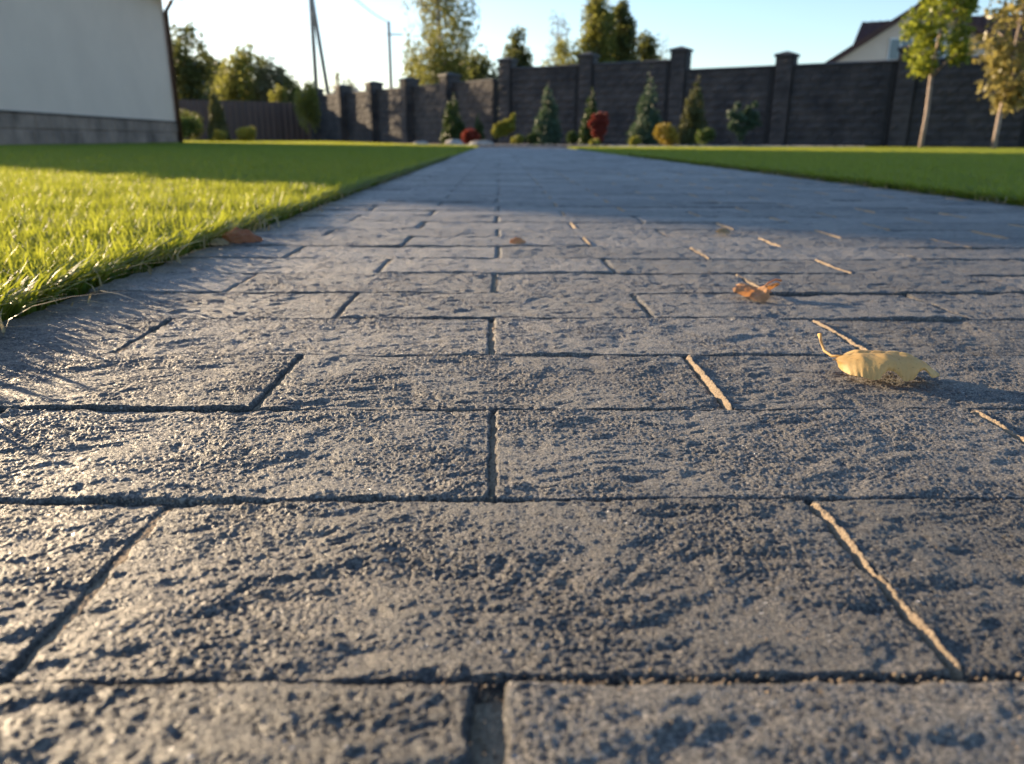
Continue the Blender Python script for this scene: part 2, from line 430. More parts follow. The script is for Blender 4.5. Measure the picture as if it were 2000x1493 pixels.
# ------------------------------------------------------------------ grass
def blade(v, f, t, x, y, h, w, lean, az, tint, seg=4):
    n = len(v); d = (math.cos(az), math.sin(az)); s = (-d[1], d[0])
    tw = random.uniform(-1, 1)
    for i in range(seg + 1):
        q = i / seg; ww = w * (1 - q ** 2.2) * .5 + .0002
        ox = lean * h * q * q; zz = h * q * (1 - .35 * lean * q)
        sa = (s[0] * math.cos(tw * q) + d[0] * math.sin(tw * q), s[1] * math.cos(tw * q) + d[1] * math.sin(tw * q))
        v.append((x + d[0] * ox - sa[0] * ww, y + d[1] * ox - sa[1] * ww, zz)); v.append((x + d[0] * ox + sa[0] * ww, y + d[1] * ox + sa[1] * ww, zz))
        t += [tint, tint]
        if i: a = n + 2 * i - 2; f.append((a, a + 1, a + 3, a + 2))
def tuft(name, mat, nb, rad, hr, wr, lr, azr=(0, 6.283), seg=4):
    v, f, t = [], [], []
    for k in range(nb):
        a = random.random() * 6.283; r = rad * math.sqrt(random.random())
        blade(v, f, t, r * math.cos(a), r * math.sin(a), random.uniform(*hr), random.uniform(*wr), random.uniform(*lr), random.uniform(*azr), random.random(), seg)
    return bpy.data.objects.new(name, np_mesh(name, v, np.array(f), mat, True, {'tint': ('FLOAT', t)}))
def tuft_coll(name, objs):
    c = bpy.data.collections.new(name)
    for o in objs: c.objects.link(o)
    return c
C_NEAR = tuft_coll('tufts_near', [tuft('tuft_%s' % 'abcdef'[k], M_GRASS, 18, .017, (.024, .050), (.0017, .0034), (.1, .85)) for k in range(6)])
C_MID = tuft_coll('tufts_mid', [tuft('tuftm_%s' % 'abcd'[k], M_GRASS, 34, .055, (.022, .044), (.0035, .006), (.1, .8), seg=3) for k in range(4)])
C_DRY = tuft_coll('tufts_dry', [tuft('tuftd_%s' % 'abcd'[k], M_DRY, 3, .02, (.02, .05), (.0012, .0026), (1.2, 2.4)) for k in range(4)])
C_EDGE = tuft_coll('tufts_edge', [tuft('tufte_%s' % 'abcd'[k], M_GRASS, 8, .012, (.028, .054), (.0028, .0048), (.4, 1.25), (-.9, .9)) for k in range(4)])
def scatter(name, pts, coll, scl, rot=None, **k):
    pts = np.asarray(pts, float); n = len(pts)
    me = bpy.data.meshes.new(name); me.vertices.add(n); me.vertices.foreach_set('co', pts.astype(np.float32).ravel())
    a = me.attributes.new('scl', 'FLOAT', 'POINT'); a.data.foreach_set('value', np.asarray(scl, np.float32))
    a = me.attributes.new('rot', 'FLOAT_VECTOR', 'POINT')
    rv = np.zeros((n, 3), np.float32); rv[:, 2] = rng.random(n) * 6.283 if rot is None else rot
    a.data.foreach_set('vector', rv.ravel())
    a = me.attributes.new('pick', 'INT', 'POINT'); a.data.foreach_set('value', rng.integers(0, 100, n).astype(np.int32))
    o = link(name, me)
    ng = bpy.data.node_groups.new(name, 'GeometryNodeTree')
    ng.interface.new_socket('Geometry', in_out='INPUT', socket_type='NodeSocketGeometry'); ng.interface.new_socket('Geometry', in_out='OUTPUT', socket_type='NodeSocketGeometry')
    gi, go = ng.nodes.new('NodeGroupInput'), ng.nodes.new('NodeGroupOutput')
    ip = ng.nodes.new('GeometryNodeInstanceOnPoints'); ci = ng.nodes.new('GeometryNodeCollectionInfo')
    ci.inputs['Collection'].default_value = coll; ci.inputs['Separate Children'].default_value = True; ci.inputs['Reset Children'].default_value = True
    ip.inputs['Pick Instance'].default_value = True
    def na(nm, ty):
        q = ng.nodes.new('GeometryNodeInputNamedAttribute'); q.data_type = ty; q.inputs['Name'].default_value = nm; return q.outputs['Attribute']
    L = ng.links.new
    L(gi.outputs[0], ip.inputs['Points']); L(ci.outputs[0], ip.inputs['Instance'])
    L(na('pick', 'INT'), ip.inputs['Instance Index']); L(na('rot', 'FLOAT_VECTOR'), ip.inputs['Rotation']); L(na('scl', 'FLOAT'), ip.inputs['Scale'])
    L(ip.outputs[0], go.inputs[0])
    m = o.modifiers.new('scatter', 'NODES'); m.node_group = ng
    return tag(o, **k)
def field(x0, x1, y0, y1, cell, keep=None, z=-.008):
    nx, ny = int((x1 - x0) / cell), int((y1 - y0) / cell)
    gx, gy = np.meshgrid(np.arange(nx) + .5, np.arange(ny) + .5)
    x = x0 + (gx + rng.uniform(-.5, .5, gx.shape)) * cell; y = y0 + (gy + rng.uniform(-.5, .5, gx.shape)) * cell
    p = np.stack([x.ravel(), y.ravel(), np.full(x.size, z)], 1)
    return p[keep(p[:, 0], p[:, 1])] if keep else p
def lush(p): return .92 + .22 * perlin(p[:, 0] / .14, p[:, 1] / .14, 51) + .10 * perlin(p[:, 0] / .5, p[:, 1] / .5, 52)
# left lawn
pl = field(-3.4, PX0 - .012, .02, 3.6, .0205, lambda x, y: (x > -.78 * y - .75))
scatter('grass', pl, C_NEAR, lush(pl), kind='stuff', label='short lawn grass with dense backlit blades left of the path, near the camera', cat='grass')
pe = field(PX0 - .03, PX0 - .004, .05, 6, .011)
scatter('grass', pe, C_EDGE, .75 + .35 * rng.random(len(pe)), rng.normal(0, .5, len(pe)), kind='stuff', label='longer grass blades leaning over the left edge of the paved path', cat='grass')
pm = field(-14, PX0 - .03, 3.5, 16, .062, lambda x, y: (x > -.80 * y - 1.0) & (x > -6.7 - (y - 7) * .064))
p3 = field(-13, -.5, 16, 36.5, .13, lambda x, y: ((y < 18.3) & (x > -7.3) | (y >= 18.3)) & (x < -2.0 - (y - 17.5) * .333) & (x > -.5 * y))
p4 = np.concatenate([pm, p3]); s4 = np.concatenate([lush(pm) * 1.0, np.full(len(p3), 1.3)])
scatter('grass', p4, C_MID, s4, kind='stuff', label='shaded lawn stretching from the path to the house and the far wall', cat='grass')
# right lawn
pr = field(PX1 + .012, 4.2, .9, 4.4, .024, lambda x, y: (x < .82 * y + .7))
scatter('grass', pr, C_NEAR, lush(pr), kind='stuff', label='short shaded lawn grass right of the path, near part', cat='grass')
pe = field(PX1 + .004, PX1 + .03, .6, 7, .013)
scatter('grass', pe, C_EDGE, .75 + .35 * rng.random(len(pe)), math.pi + rng.normal(0, .5, len(pe)), kind='stuff', label='longer grass blades leaning over the right edge of the paved path', cat='grass')
def kr(x, y):
    lim = np.interp(x, [PX1, 3.0, 5.6, 9.3, 14], [13.6, 14.9, 16.6, 18.6, 16.0]); return (x < .82 * y + 1.0) & (y < lim - .05)
pm = field(PX1 + .03, 13.9, 4.3, 18.6, .062, kr)
scatter('grass', pm, C_MID, lush(pm), kind='stuff', label='far part of the right lawn running up to the stone wall', cat='grass')
# straw lying along the path edge
ps = np.concatenate([np.stack([PX0 + np.abs(rng.normal(0, .018, 90)) - .012, .3 + rng.random(90) ** 1.3 * 3, np.full(90, .001)], 1),
                     np.stack([PX1 - np.abs(rng.normal(0, .015, 150)) + .008, 1.2 + rng.random(150) * 3, np.full(150, .001)], 1)])
scatter('dry_grass', ps, C_DRY, .55 + .5 * rng.random(len(ps)), kind='stuff', label='pale dry straws and clippings lying along the lawn edges', cat='dry grass')

# ------------------------------------------------------------------ fallen leaves
def autumn_mat(name, c0, c1, trans):
    m, nt, b = mat_new(name); v = coords(nt)
    c = ramp(nt, noise(nt, v, 60, 5), [(.3, c0), (.68, c1)])
    c = mix(nt, ramp(nt, noise(nt, v, 420, 3), [(.60, (0, 0, 0)), (.72, (.5, .5, .5))]), c, (.12, .06, .02))
    nt.links.new(c, b.inputs['Base Color']); b.inputs['Roughness'].default_value = .55
    tr = nd(nt, 'ShaderNodeBsdfTranslucent'); tr.inputs[0].default_value = (*trans, 1)
    ms = nd(nt, 'ShaderNodeMixShader'); ms.inputs[0].default_value = .35
    nt.links.new(b.outputs[0], ms.inputs[1]); nt.links.new(tr.outputs[0], ms.inputs[2])
    nt.links.new(ms.outputs[0], nt.nodes['Material Output'].inputs[0])
    bump(nt, b, noise(nt, v, 300, 4), .4, .0006); return m
M_YELLOW = autumn_mat('yellow_leaf', (.60, .36, .12), (.76, .52, .20), (.62, .35, .08))
M_ORANGE = autumn_mat('orange_leaf', (.45, .20, .07), (.62, .34, .15), (.6, .25, .06))
M_RED = autumn_mat('russet_leaf', (.28, .08, .03), (.42, .16, .06), (.45, .10, .02))
def grid_leaf(fn, nu, nv, name, mat):
    v = []; 
    for i in range(nu + 1):
        for j in range(nv + 1): v.append(fn(i / nu, j / nv * 2 - 1))
    i = np.arange((nu + 1) * (nv + 1)).reshape(nu + 1, nv + 1)
    f = np.stack([i[:-1, :-1], i[1:, :-1], i[1:, 1:], i[:-1, 1:]], -1).reshape(-1, 4)
    return np_mesh(name, v, f, mat, True)
# the big yellow leaf: domed, its near rim curled under and notched
def pn(x, y, k): return float(perlin(np.array([x]), np.array([y]), k)[0])
def f1(u, v):
    L = .0545; uu = u ** .8
    w = .023 * min(1, (1 - (1 - min(1, u / .30)) ** 2.2)) ** .55 * (1 - max(0, (u - .45) / .55) ** 1.7 * .93)
    w *= 1 - .07 * abs(((u * 19) % 1) - .5) * 2 * abs(v) ** 4
    x = L * u - .004 * (1 - abs(v)) * (1 - u) ** 4
    y = w * v * (1 - .12 * abs(v)) + .002 * pn(u * 3, v * 2, 61)
    crest = .0120 * (min(1, .55 + u * 2.2)) * (1 - max(0, (u - .60) / .40) ** 1.8 * .93)
    z = crest * (1 - abs(v) ** 2.6)
    z += .0012 * pn(u * 6, v * 3, 62) * (1 - abs(v)) - .0007 * math.exp(-(v / .10) ** 2)
    for j in range(1, 7):                       # side veins
        z -= .0004 * math.exp(-(((u - abs(v) * .22) - j * .14) / .012) ** 2) * (1 - abs(v) ** 3)
    if v < 0:
        a_ = max(0, math.sin((u - .33) / .24 * math.pi)) if .33 < u < .57 else 0
        b_ = max(0, math.sin((u - .68) / .20 * math.pi)) if .68 < u < .88 else 0
        z += (.0046 * a_ + .0038 * b_) * abs(v) ** 2.2
        y += (.0058 * a_ + .0035 * b_) * abs(v) ** 3
    else:
        z += .005 * v ** 3 * (.5 + .5 * math.sin(u * 9)) * (1 - u)
    return (x, y, max(z, 0) + .0012 + .0011 * abs(v) ** 3 * (1 + pn(u * 7, 3.3, 66)))
leaf = empty('yellow_leaf', (.1995, .4300, .0005), -.22, label='large curled yellow leaf with notched rim and raised stalk, lying nearest the camera', cat='leaf', group='fallen leaves on the path')
link('blade', grid_leaf(f1, 70, 34, 'blade', M_YELLOW), leaf)
b = MB(); b.tube([(.003, .002, .0095), (-.003, .008, .0075), (-.006, .016, .0085), (-.0075, .0225, .013), (-.0082, .0255, .0165)], [.0009, .0008, .0008, .0009, .0014], 8)
b.build('stalk', M_YELLOW, leaf, True)
def lobed(n_l, R, curl, seed, squash=1.0):
    r = random.Random(seed); ph = r.random() * 6
    def fn(u, v):
        a = (v + 1) * math.pi; lob = .50 + .50 * abs(math.cos(n_l * a / 2 + ph)) ** 1.3
        rr = R * u * lob * (1 + .04 * math.sin(a * 23))
        x, y = rr * math.cos(a), rr * math.sin(a) * squash
        up = .5 + .5 * math.sin(2 * a + seed)
        z = .006 * (1 - u * u) + curl * u ** 1.6 * up * (1 - .55 * u) * 1.6 + .0022 * math.sin(3 * a + 1 + seed) * u + .0015 * pn(x * 160, y * 160, 63 + seed)
        return (x * (1 - .38 * u * u * up), y * (1 - .3 * u * u * up), max(.0006, z))
    return fn
leaf = empty('orange_leaf', (.2245, .6610, .0005), .3, label='crumpled orange-brown lobed leaf behind the large yellow leaf', cat='leaf', group='fallen leaves on the path')
link('blade', grid_leaf(lobed(5, .031, .014, 3, .85), 16, 90, 'blade', M_ORANGE), leaf)
b = MB(); b.tube([(.004, -.002, .006), (.012, .0, .011), (.022, .004, .013), (.028, .004, .0115)], [.0008, .0008, .0008, .0012], 7); b.build('stalk', M_ORANGE, leaf, True)
def f3(u, v):
    w = .024 * math.sin(math.pi * min(1, u * .94 + .03)) ** .6
    return (.050 * u, w * v * .75, .0015 + .017 * (1 - abs(v)) * math.sin(math.pi * (u * .8 + .15)) + .0012 * math.sin(u * 21 + v * 5))
leaf = empty('russet_leaf', (-.358, 1.008, .0005), .12, label='russet brown folded leaf caught in the grass edge left of the path', cat='leaf', group='fallen leaves on the path')
link('blade', grid_leaf(f3, 24, 16, 'blade', M_RED), leaf)
def small_leaf(name, x, y, s, rz, mat, label, fn=f3):
    o = link(name, grid_leaf(lambda u, v: tuple(q * s for q in fn(u, v)), 14, 8, name, mat), None, (x, y, .0008), rz)
    return tag(o, label=label, cat='leaf', group='fallen leaves on the path')
small_leaf('leaf_fragment', .014, 1.01, .42, .2, M_ORANGE, 'tiny curled orange leaf fragment on the middle joint of the path')
small_leaf('leaf_fragment', .318, 1.135, .42, 0, M_DRY, 'small pale straw-coloured leaf scrap on the pavers behind the orange leaf')
small_leaf('leaf_fragment', -.362, .975, .5, .8, M_DRY, 'pale dry leaf scrap in front of the russet leaf at the grass edge')

# ------------------------------------------------------------------ stone wall
def block_meshes(w, h, n, seed, depth=.035):
    out = []; r = random.Random(seed)
    for k in range(n):
        nx, nz = 4, 2; v = []; f = []
        for j in range(nz + 1):
            for i in range(nx + 1):
                ed = i in (0, nx) or j in (0, nz)
                v.append((w * i / nx, -(depth * .35 + r.uniform(0, .006)) if ed else -(depth * .6 + r.uniform(0, depth * .7)), h * j / nz + (0 if j in (0, nz) else r.uniform(-.02, .02))))
        for j in range(nz):
            for i in range(nx): a = j * (nx + 1) + i; f.append((a, a + 1, a + nx + 2, a + nx + 1))
        n0 = len(v)
        v += [(0, .02, 0), (w, .02, 0), (w, .02, h), (0, .02, h)]
        bot = list(range(nx + 1)); top = [nz * (nx + 1) + i for i in range(nx + 1)]
        f.append(tuple([n0] + [n0 + 1] + bot[::-1])); f.append(tuple([n0 + 3] + top + [n0 + 2]))
        f.append(tuple([n0] + [j * (nx + 1) for j in range(nz + 1)] + [n0 + 3])); f.append(tuple([n0 + 1, n0 + 2] + [j * (nx + 1) + nx for j in range(nz, -1, -1)]))
        me = bpy.data.meshes.new('block'); me.from_pydata(v, [], f); me.materials.append(M_BLOCK); me.update(); out.append(me)
    return out
def stone_wall(A, B, n, heights, label, bh, bw, seed, pill_out=.10, last=True):
    """wall from A to B (camera side is the local -Y side), n panels between n+1 pillars"""
    A, B = Vector(A), Vector(B); d = B - A; L = d.length; rz = math.atan2(d.y, d.x)
    w = empty('stone_wall', (A.x, A.y, 0), rz, label=label, cat='wall', group='boundary wall of dark split blocks')
    P = L / n; pw = .42
    full = block_meshes(bw - .012, bh - .012, 8, seed); half = block_meshes(bw / 2 - .012, bh - .012, 5, seed + 1)
    r = random.Random(seed + 2); cnt = 0
    for k in range(n):
        x0, x1 = k * P + pw / 2, (k + 1) * P - pw / 2; H = heights[k]
        m = MB(); m.box(x0, x1, -.004, .19, -.06, H - .06); m.build('panel_core', M_MORTAR, w)
        m = MB(); m.add([(x0, -.06, H - .06), (x1, -.06, H - .06), (x1, .25, H - .06), (x0, .25, H - .06), (x0, -.06, H - .03), (x1, -.06, H - .03), (x1, .25, H - .03), (x0, .25, H - .03), (x0, .095, H + .005), (x1, .095, H + .005)],
              [(0, 3, 2, 1), (0, 1, 5, 4), (2, 3, 7, 6), (4, 5, 9, 8), (6, 7, 8, 9), (0, 4, 8, 7, 3), (1, 2, 6, 9, 5)]); m.build('coping', M_CAP, w)
        nr = int(round((H - .06) / bh)); rh = (H - .06) / nr
        for q in range(nr):
            x = x0; first = q % 2
            while x < x1 - .04:
                ww = bw / 2 if first else bw
                first = 0
                if x + ww > x1 + .01: ww = bw / 2 if x1 - x > bw / 2 - .02 else None
                if ww is None: break
                pool = half if ww < bw * .9 else full
                o = link('block', r.choice(pool), w, (x + .006, 0, q * rh + .004)); cnt += 1
                o.scale = (1, r.uniform(.7, 1.3), rh / bh); x += ww
    for k in range(n + 1 if last else n):
        H = max(heights[max(0, k - 1)], heights[min(k, n - 1)]) + .20; x = k * P
        p = MB(); p.box(x - pw / 2, x + pw / 2, -pill_out + .03, .27, -.06, H - .02)
        pil = p.build('pillar', M_MORTAR, w)
        nr = int(round(H / bh)); rh = (H - .02) / nr
        s = MB()
        for q in range(nr):                        # rock-faced stones wrapped round the shaft
            for (ax, sg) in ((0, 1), (1, 1), (1, -1)):
                g = [[r.uniform(.0, .03) if 0 < i < 3 and 0 < j < 2 else .004 for i in range(4)] for j in range(3)]
                v = []
                for j in range(3):
                    for i in range(4):
                        t = (i / 3 - .5); z = q * rh + .006 + (rh - .012) * j / 2
                        if ax == 0: v.append((x + t * (pw - .012), -pill_out + .03 - .02 - g[j][i], z))
                        else: v.append((x + sg * (pw / 2 + .02 + g[j][i]), (.27 + pill_out - .03) * (t + .5) - pill_out + .03, z))
                fs = [(j * 4 + i, j * 4 + i + 1, j * 4 + i + 5, j * 4 + i + 4) for j in range(2) for i in range(3)]
                if sg * (1 if ax else 1) < 0 : fs = [tuple(reversed(x_)) for x_ in fs]
                s.add(v, fs)
        fo = s.build('pillar_block', M_BLOCK, pil)
        c = MB(); a, y0, y1 = pw / 2 + .055, -pill_out - .045, .325; ym = (y0 + y1) / 2
        c.box(x - a, x + a, y0, y1, H - .018, H + .045)
        c.add([(x - a, y0, H + .046), (x + a, y0, H + .046), (x + a, y1, H + .046), (x - a, y1, H + .046), (x, ym, H + .13)], [(0, 1, 4), (1, 2, 4), (2, 3, 4), (3, 0, 4), (0, 3, 2, 1)])
        c.build('pillar_cap', M_CAP, pil)
    return cnt
JX, JY = .2, 25.9                  # the corner pillar
dr = Vector((.824, -.566)); PR = 2.87
c1 = stone_wall((JX, JY), (JX + dr.x * PR * 6, JY + dr.y * PR * 6), 6, [2.27, 2.27, 2.0, 2.0, 2.0, 2.0],
           'dark stone wall in full shade with capped pillars behind the flower bed and the right lawn', .20, .46, 5)
dl = Vector((-.602, .799)); PL = 2.82
LX, LY = JX + dl.x * PL * 5, JY + dl.y * PL * 5
c2 = stone_wall((LX, LY), (JX + dl.x * .44, JY + dl.y * .44), 5, [2.0] * 5,
           'stone wall running off to the left with low sun raking its panels between pillars', .22, .46, 15, .29, False)
print('blocks', c1, c2, 'pavers', n_piece)

# brown sheet fence and gate behind the house corner
def sheet_fence(A, B, H, label, name='metal_fence', cat='fence', np_=6):
    A, B = Vector(A), Vector(B); d = B - A; L = d.length
    w = empty(name, (A.x, A.y, 0), math.atan2(d.y, d.x), label=label, cat=cat)
    for k in range(np_):
        m = MB(); x0, x1 = k * L / np_ + .03, (k + 1) * L / np_ - .03; n = int((x1 - x0) / .06); pr = []
        for i in range(n + 1): pr.append((x0 + (x1 - x0) * i / n, (-.02 if i % 4 in (1, 2) else .0)))
        v = [(x, y, z) for z in (-.06, H) for x, y in pr]; m.add(v, [(i, i + 1, i + n + 2, i + n + 1) for i in range(n)])
        m.add([(x, y + .004, z) for x, y, z in v], [(i, i + n + 1, i + n + 2, i + 1) for i in range(n)])
        m.build('panel', M_FENCE, w)
    for zz in (.25, .8):
        m = MB(); m.box(0, L, .01, .06, H * zz, H * zz + .05); m.build('rail', M_FENCE, w)
    for k in range(np_ + 1):
        m = MB(); m.box(k * L / np_ - .03, k * L / np_ + .03, -.03, .03, -.06, H + .03); m.build('post', M_FENCE, w)
sheet_fence((-18.5, 33.0), (-9.9, 36.6), 1.68, 'brown corrugated metal fence seen between the house corner and the far gate')
sheet_fence((-9.95, 36.62), (-8.6, 37.3), 1.66, 'darkest brown metal gate at the left end of the stone wall', 'metal_gate', 'gate', 2)

# ------------------------------------------------------------------ house on the left
def P3(p, z): return (p[0], p[1], z)
NC, FC = Vector((-6.80, 10.8)), Vector((-7.28, 18.4))
hd = (FC - NC).normalized(); hn = Vector((-hd.y, hd.x))   # hn points away from the lawn (to -X)
if hn.x > 0: hn = -hn
HW = 4.75
house = empty('house', (NC.x, NC.y, 0), math.atan2(hd.y, hd.x), label='cream rendered house with stone plinth and brown downpipe left of the lawn', cat='house')
HL = (FC - NC).length   # local +X runs along the wall to the far corner; local +Y is into the house
EA, EB, RG, RY = 3.22, 4.3, 5.0, 3.0      # right eave, left eave, ridge height, ridge offset
m = MB(); m.add([(0, 0, -.06), (HL, 0, -.06), (HL, HW, -.06), (0, HW, -.06), (0, 0, EA), (HL, 0, EA), (HL, HW, EB), (0, HW, EB), (0, RY, RG - .1), (HL, RY, RG - .1)],
    [(0, 1, 5, 4), (2, 3, 7, 6), (1, 2, 6, 9, 5), (3, 0, 4, 8, 7), (0, 3, 2, 1)]); m.build('wall', M_STUCCO, house)
m = MB(); o_ = .26; sl_ = (RG - EA) / RY; t = .10
for (y0, z0) in ((-o_, EA - sl_ * o_), (HW + .02, EB - .02)):
    ym = RY
    v = [(-.02, y0, z0), (HL + .35, y0, z0), (HL + .35, ym, RG), (-.02, ym, RG)]
    m.add(v + [(x, y, z + t) for x, y, z in v], [(0, 3, 2, 1), (4, 5, 6, 7), (0, 1, 5, 4), (1, 2, 6, 5), (3, 0, 4, 7)])
rf = m.build('roof', M_ROOF, house)
m = MB(); m.box(-.3, HL + .3, -o_ - .12, -o_ + .0, EA - sl_ * o_ - .06, EA - sl_ * o_ + .05); m.build('gutter', M_BROWN, rf)
m = MB(); m.box(-.02, HL + .33, -o_, -.003, EA - sl_ * o_ - .02, EA - sl_ * o_ - .005); m.build('soffit', M_BROWN, rf)
m = MB(); m.tube([(HL - .06, -.07, -.05), (HL - .06, -.07, EA - .5), (HL - .06, -.2, EA - .30), (HL - .06, -o_ - .04, EA - sl_ * o_ - .06)], [.05] * 4, 12); m.build('downpipe', M_BROWN, house, True)
r = random.Random(4); x = 0; ntile = 0
m = MB(); m.box(0, HL + .02, -.018, -.001, -.06, .455); m.build('plinth', M_TILE, house)
m = MB(); m.box(-.02, HL + .03, -.05, -.001, .456, .475); m.build('plinth_sill', M_CAP, house)
tiles = []
for k in range(6):
    tw = [.24, .30, .36, .42, .28, .33][k]; mm = MB()
    v = [(0, 0, 0), (tw - .01, 0, 0), (tw - .01, 0, .14), (0, 0, .14)]
    mm.add(v + [(.012, -.014, .012), (tw - .022, -.017, .012), (tw - .022, -.013, .128), (.012, -.018, .128)], [(4, 5, 6, 7), (0, 1, 5, 4), (1, 2, 6, 5), (2, 3, 7, 6), (3, 0, 4, 7)])
    me = mm.mesh('stone_tile', M_TILE); tiles.append((tw, me))
for q in range(2):
    x = 0.01 - .13 * q
    while True:
        tw, me = r.choice(tiles)
        if x + tw > HL - .0: break
        o = link('stone_tile', me, house, (max(x, 0.01), -.019, .005 + q * .226)); o.scale = (1, r.uniform(.7, 1.6), 1.56); x = max(x, .01) + tw - .004

# ------------------------------------------------------------------ neighbours' houses
nb = empty('neighbour_house', (0, 0, 0), label='cream gabled house with dark brown metal roof rising behind the wall on the right', cat='house')
hy = 45.0
m = MB()   # cross gable facing the camera, main body behind
gx0, gx1, ga = 17.6, 28.6, 22.95
def gh(x): return 7.2 - abs(x - ga) * (.64 if x < ga else .50)
gx0 = 18.2
DB = 5.0; sk = .43 * DB
m.add([(gx0, hy, -.06), (gx1, hy, -.06), (gx1, hy, gh(gx1)), (ga, hy, gh(ga)), (gx0, hy, gh(gx0)), (gx0 + sk, hy + DB, -.06), (gx1 + sk, hy + DB, -.06), (gx1 + sk, hy + DB, gh(gx1)), (ga + sk, hy + DB, gh(ga)), (gx0 + sk, hy + DB, gh(gx0))],
      [(0, 1, 2, 3, 4), (5, 9, 8, 7, 6), (0, 4, 9, 5), (1, 6, 7, 2)]); m.build('wall', M_STUCCO, nb)
m = MB()
for (xa, xb) in ((gx0 - .5, ga), (gx1 + .5, ga)):
    za, zb = gh(xa), gh(xb)
    v = [(xa - .25, hy - .6, za), (xb - .25, hy - .6, zb), (xb + sk, hy + DB, zb), (xa + sk, hy + DB, za)]
    v2 = [(x, y, z + .30) for x, y, z in v]
    m.add(v + v2, [(0, 1, 2, 3), (4, 7, 6, 5), (0, 4, 5, 1), (3, 2, 6, 7), (0, 3, 7, 4)])
m.build('roof', M_ROOF, nb)
# hipped wing roof to the left, behind the gable
m = MB(); v = [(22.3, 51.2, 7.12), (27.5, 50.2, 7.35), (35, 48.8, 7.45), (19.7, 47.4, 4.0), (36, 45.6, 4.2), (24.6, 55.5, 4.0), (37, 53, 4.2)]
m.add(v, [(3, 4, 2, 1, 0), (5, 0, 1, 2, 6), (3, 0, 5), (4, 6, 2)])
rf = m.build('roof', M_ROOF, nb)
seam = MB()
for i in range(30):
    q = i / 29; a = Vector((19.75 + 16.2 * q, 47.3 - 1.8 * q, 4.06 + .2 * q)); b_ = Vector((22.35 + 12.6 * q, 51.15 - 2.4 * q, 7.17 + .33 * q)); seam.tube([a, b_], [.03, .03], 4)
for i in range(7):
    q = (i + .5) / 7; seam.tube([Vector((19.7, 47.4, 4.05)).lerp(Vector((24.6, 55.5, 4.05)), q), Vector((22.25, 51.2, 7.12))], [.03, .03], 4)
so = seam.build('seam', M_BROWN, rf); so['kind'] = 'stuff'
m = MB(); m.add([(20.1, 47.9, -.06), (36, 46.1, -.06), (36, 46.1, 4.2), (20.1, 47.9, 4.02)], [(0, 1, 2, 3)]); m.add([(24.6, 54.9, -.06), (20.1, 47.9, -.06), (20.1, 47.9, 4.02), (24.6, 54.9, 4.02)], [(0, 1, 2, 3)]); m.build('wall', M_STUCCO, nb)
for wx in (21.15, 23.6):
    m = MB(); z0, z1, w_ = 4.35, 5.5, 1.25
    m.box(wx, wx + w_, hy - .06, hy - .003, z0, z1); fr = m.build('window', M_WHITE, nb)
    for k in range(2):
        m = MB(); a = wx + .08 + k * (w_ / 2 - .01); m.box(a, a + w_ / 2 - .13, hy - .075, hy - .061, z0 + .08, z1 - .08); m.build('pane', M_GLASS, fr)
nb2 = empty('neighbour_house', (0, 0, 0), label='distant house with blue-grey sloping roof just right of the cream house corner', cat='house')
m = MB(); m.add([(-32, 60, 3.0), (-17.8, 60, 3.0), (-17.8, 66, 3.0), (-32, 66, 3.0), (-32, 60, -.06), (-17.8, 60, -.06), (-17.8, 66, -.06), (-32, 66, -.06)], [(0, 1, 5, 4), (1, 2, 6, 5), (2, 3, 7, 6), (3, 0, 4, 7)]); m.build('wall', M_STUCCO, nb2)
m = MB(); m.add([(-32, 59.5, 2.9), (-17.2, 59.5, 2.9), (-17.2, 66.5, 2.9), (-32, 66.5, 2.9), (-29, 63, 6.6), (-25.0, 63, 6.6)], [(0, 1, 5, 4), (1, 2, 5), (2, 3, 4, 5), (3, 0, 4), (0, 3, 2, 1)]); m.build('roof', M_BLUEROOF, nb2)
sh = empty('neighbour_house', (-10.6, 56, 0), label='low distant shed roof peeping over the wall beneath the forked pole', cat='shed')
m = MB(); m.box(-1.3, 1.3, 0, 3, -.06, 2.6); m.build('wall', M_CONCRETE, sh)
m = MB(); m.add([(-1.6, -.3, 2.6), (1.6, -.3, 2.6), (1.6, 3.3, 2.6), (-1.6, 3.3, 2.6), (-.6, 1.5, 3.5), (.6, 1.5, 3.5)], [(0, 1, 5, 4), (1, 2, 5), (2, 3, 4, 5), (3, 0, 4), (0, 3, 2, 1)]); m.build('roof', M_CONCRETE, sh)

# ------------------------------------------------------------------ power poles
pa = empty('power_pole', (-10.0, 45, 0), label='tall concrete pole with a slanted strut forming a narrow fork behind the wall', cat='pole', group='power poles')
m = MB(); m.tube([(0, 0, -.06), (.0, 0, 5), (.02, 0, 10.5)], [.13, .12, .09], 10); m.build('shaft', M_CONCRETE, pa, True)
m = MB(); m.tube([(.95, -.2, -.06), (.08, 0, 7.2), (.05, 0, 7.5)], [.12, .11, .09], 10); m.build('strut', M_CONCRETE, pa, True)
m = MB(); m.box(-.9, .9, -.06, .06, 9.6, 9.72); m.build('crossarm', M_CONCRETE, pa)
pb = empty('power_pole', (-7.9, 60, 0), label='slimmer far pole with a short crossarm left of the birch', cat='pole', group='power poles')
m = MB(); m.tube([(0, 0, -.06), (0, 0, 8.1)], [.15, .11], 10); m.build('shaft', M_CONCRETE, pb, True)
m = MB(); m.box(-.15, 1.0, -.05, .05, 7.2, 7.3); m.build('crossarm', M_CONCRETE, pb)
m = MB(); pts = []
for i in range(17):
    q = i / 16; pts.append((-10.0 + 2.1 * q, 45 + 15 * q, 9.75 + (8.05 - 9.75) * q - 1.1 * 4 * q * (1 - q) * .45))
m.tube(pts, [.035] * 17, 5); tag(m.build('power_cable', M_CABLE), label='thin sagging cable between the forked pole and the far pole', cat='cable')

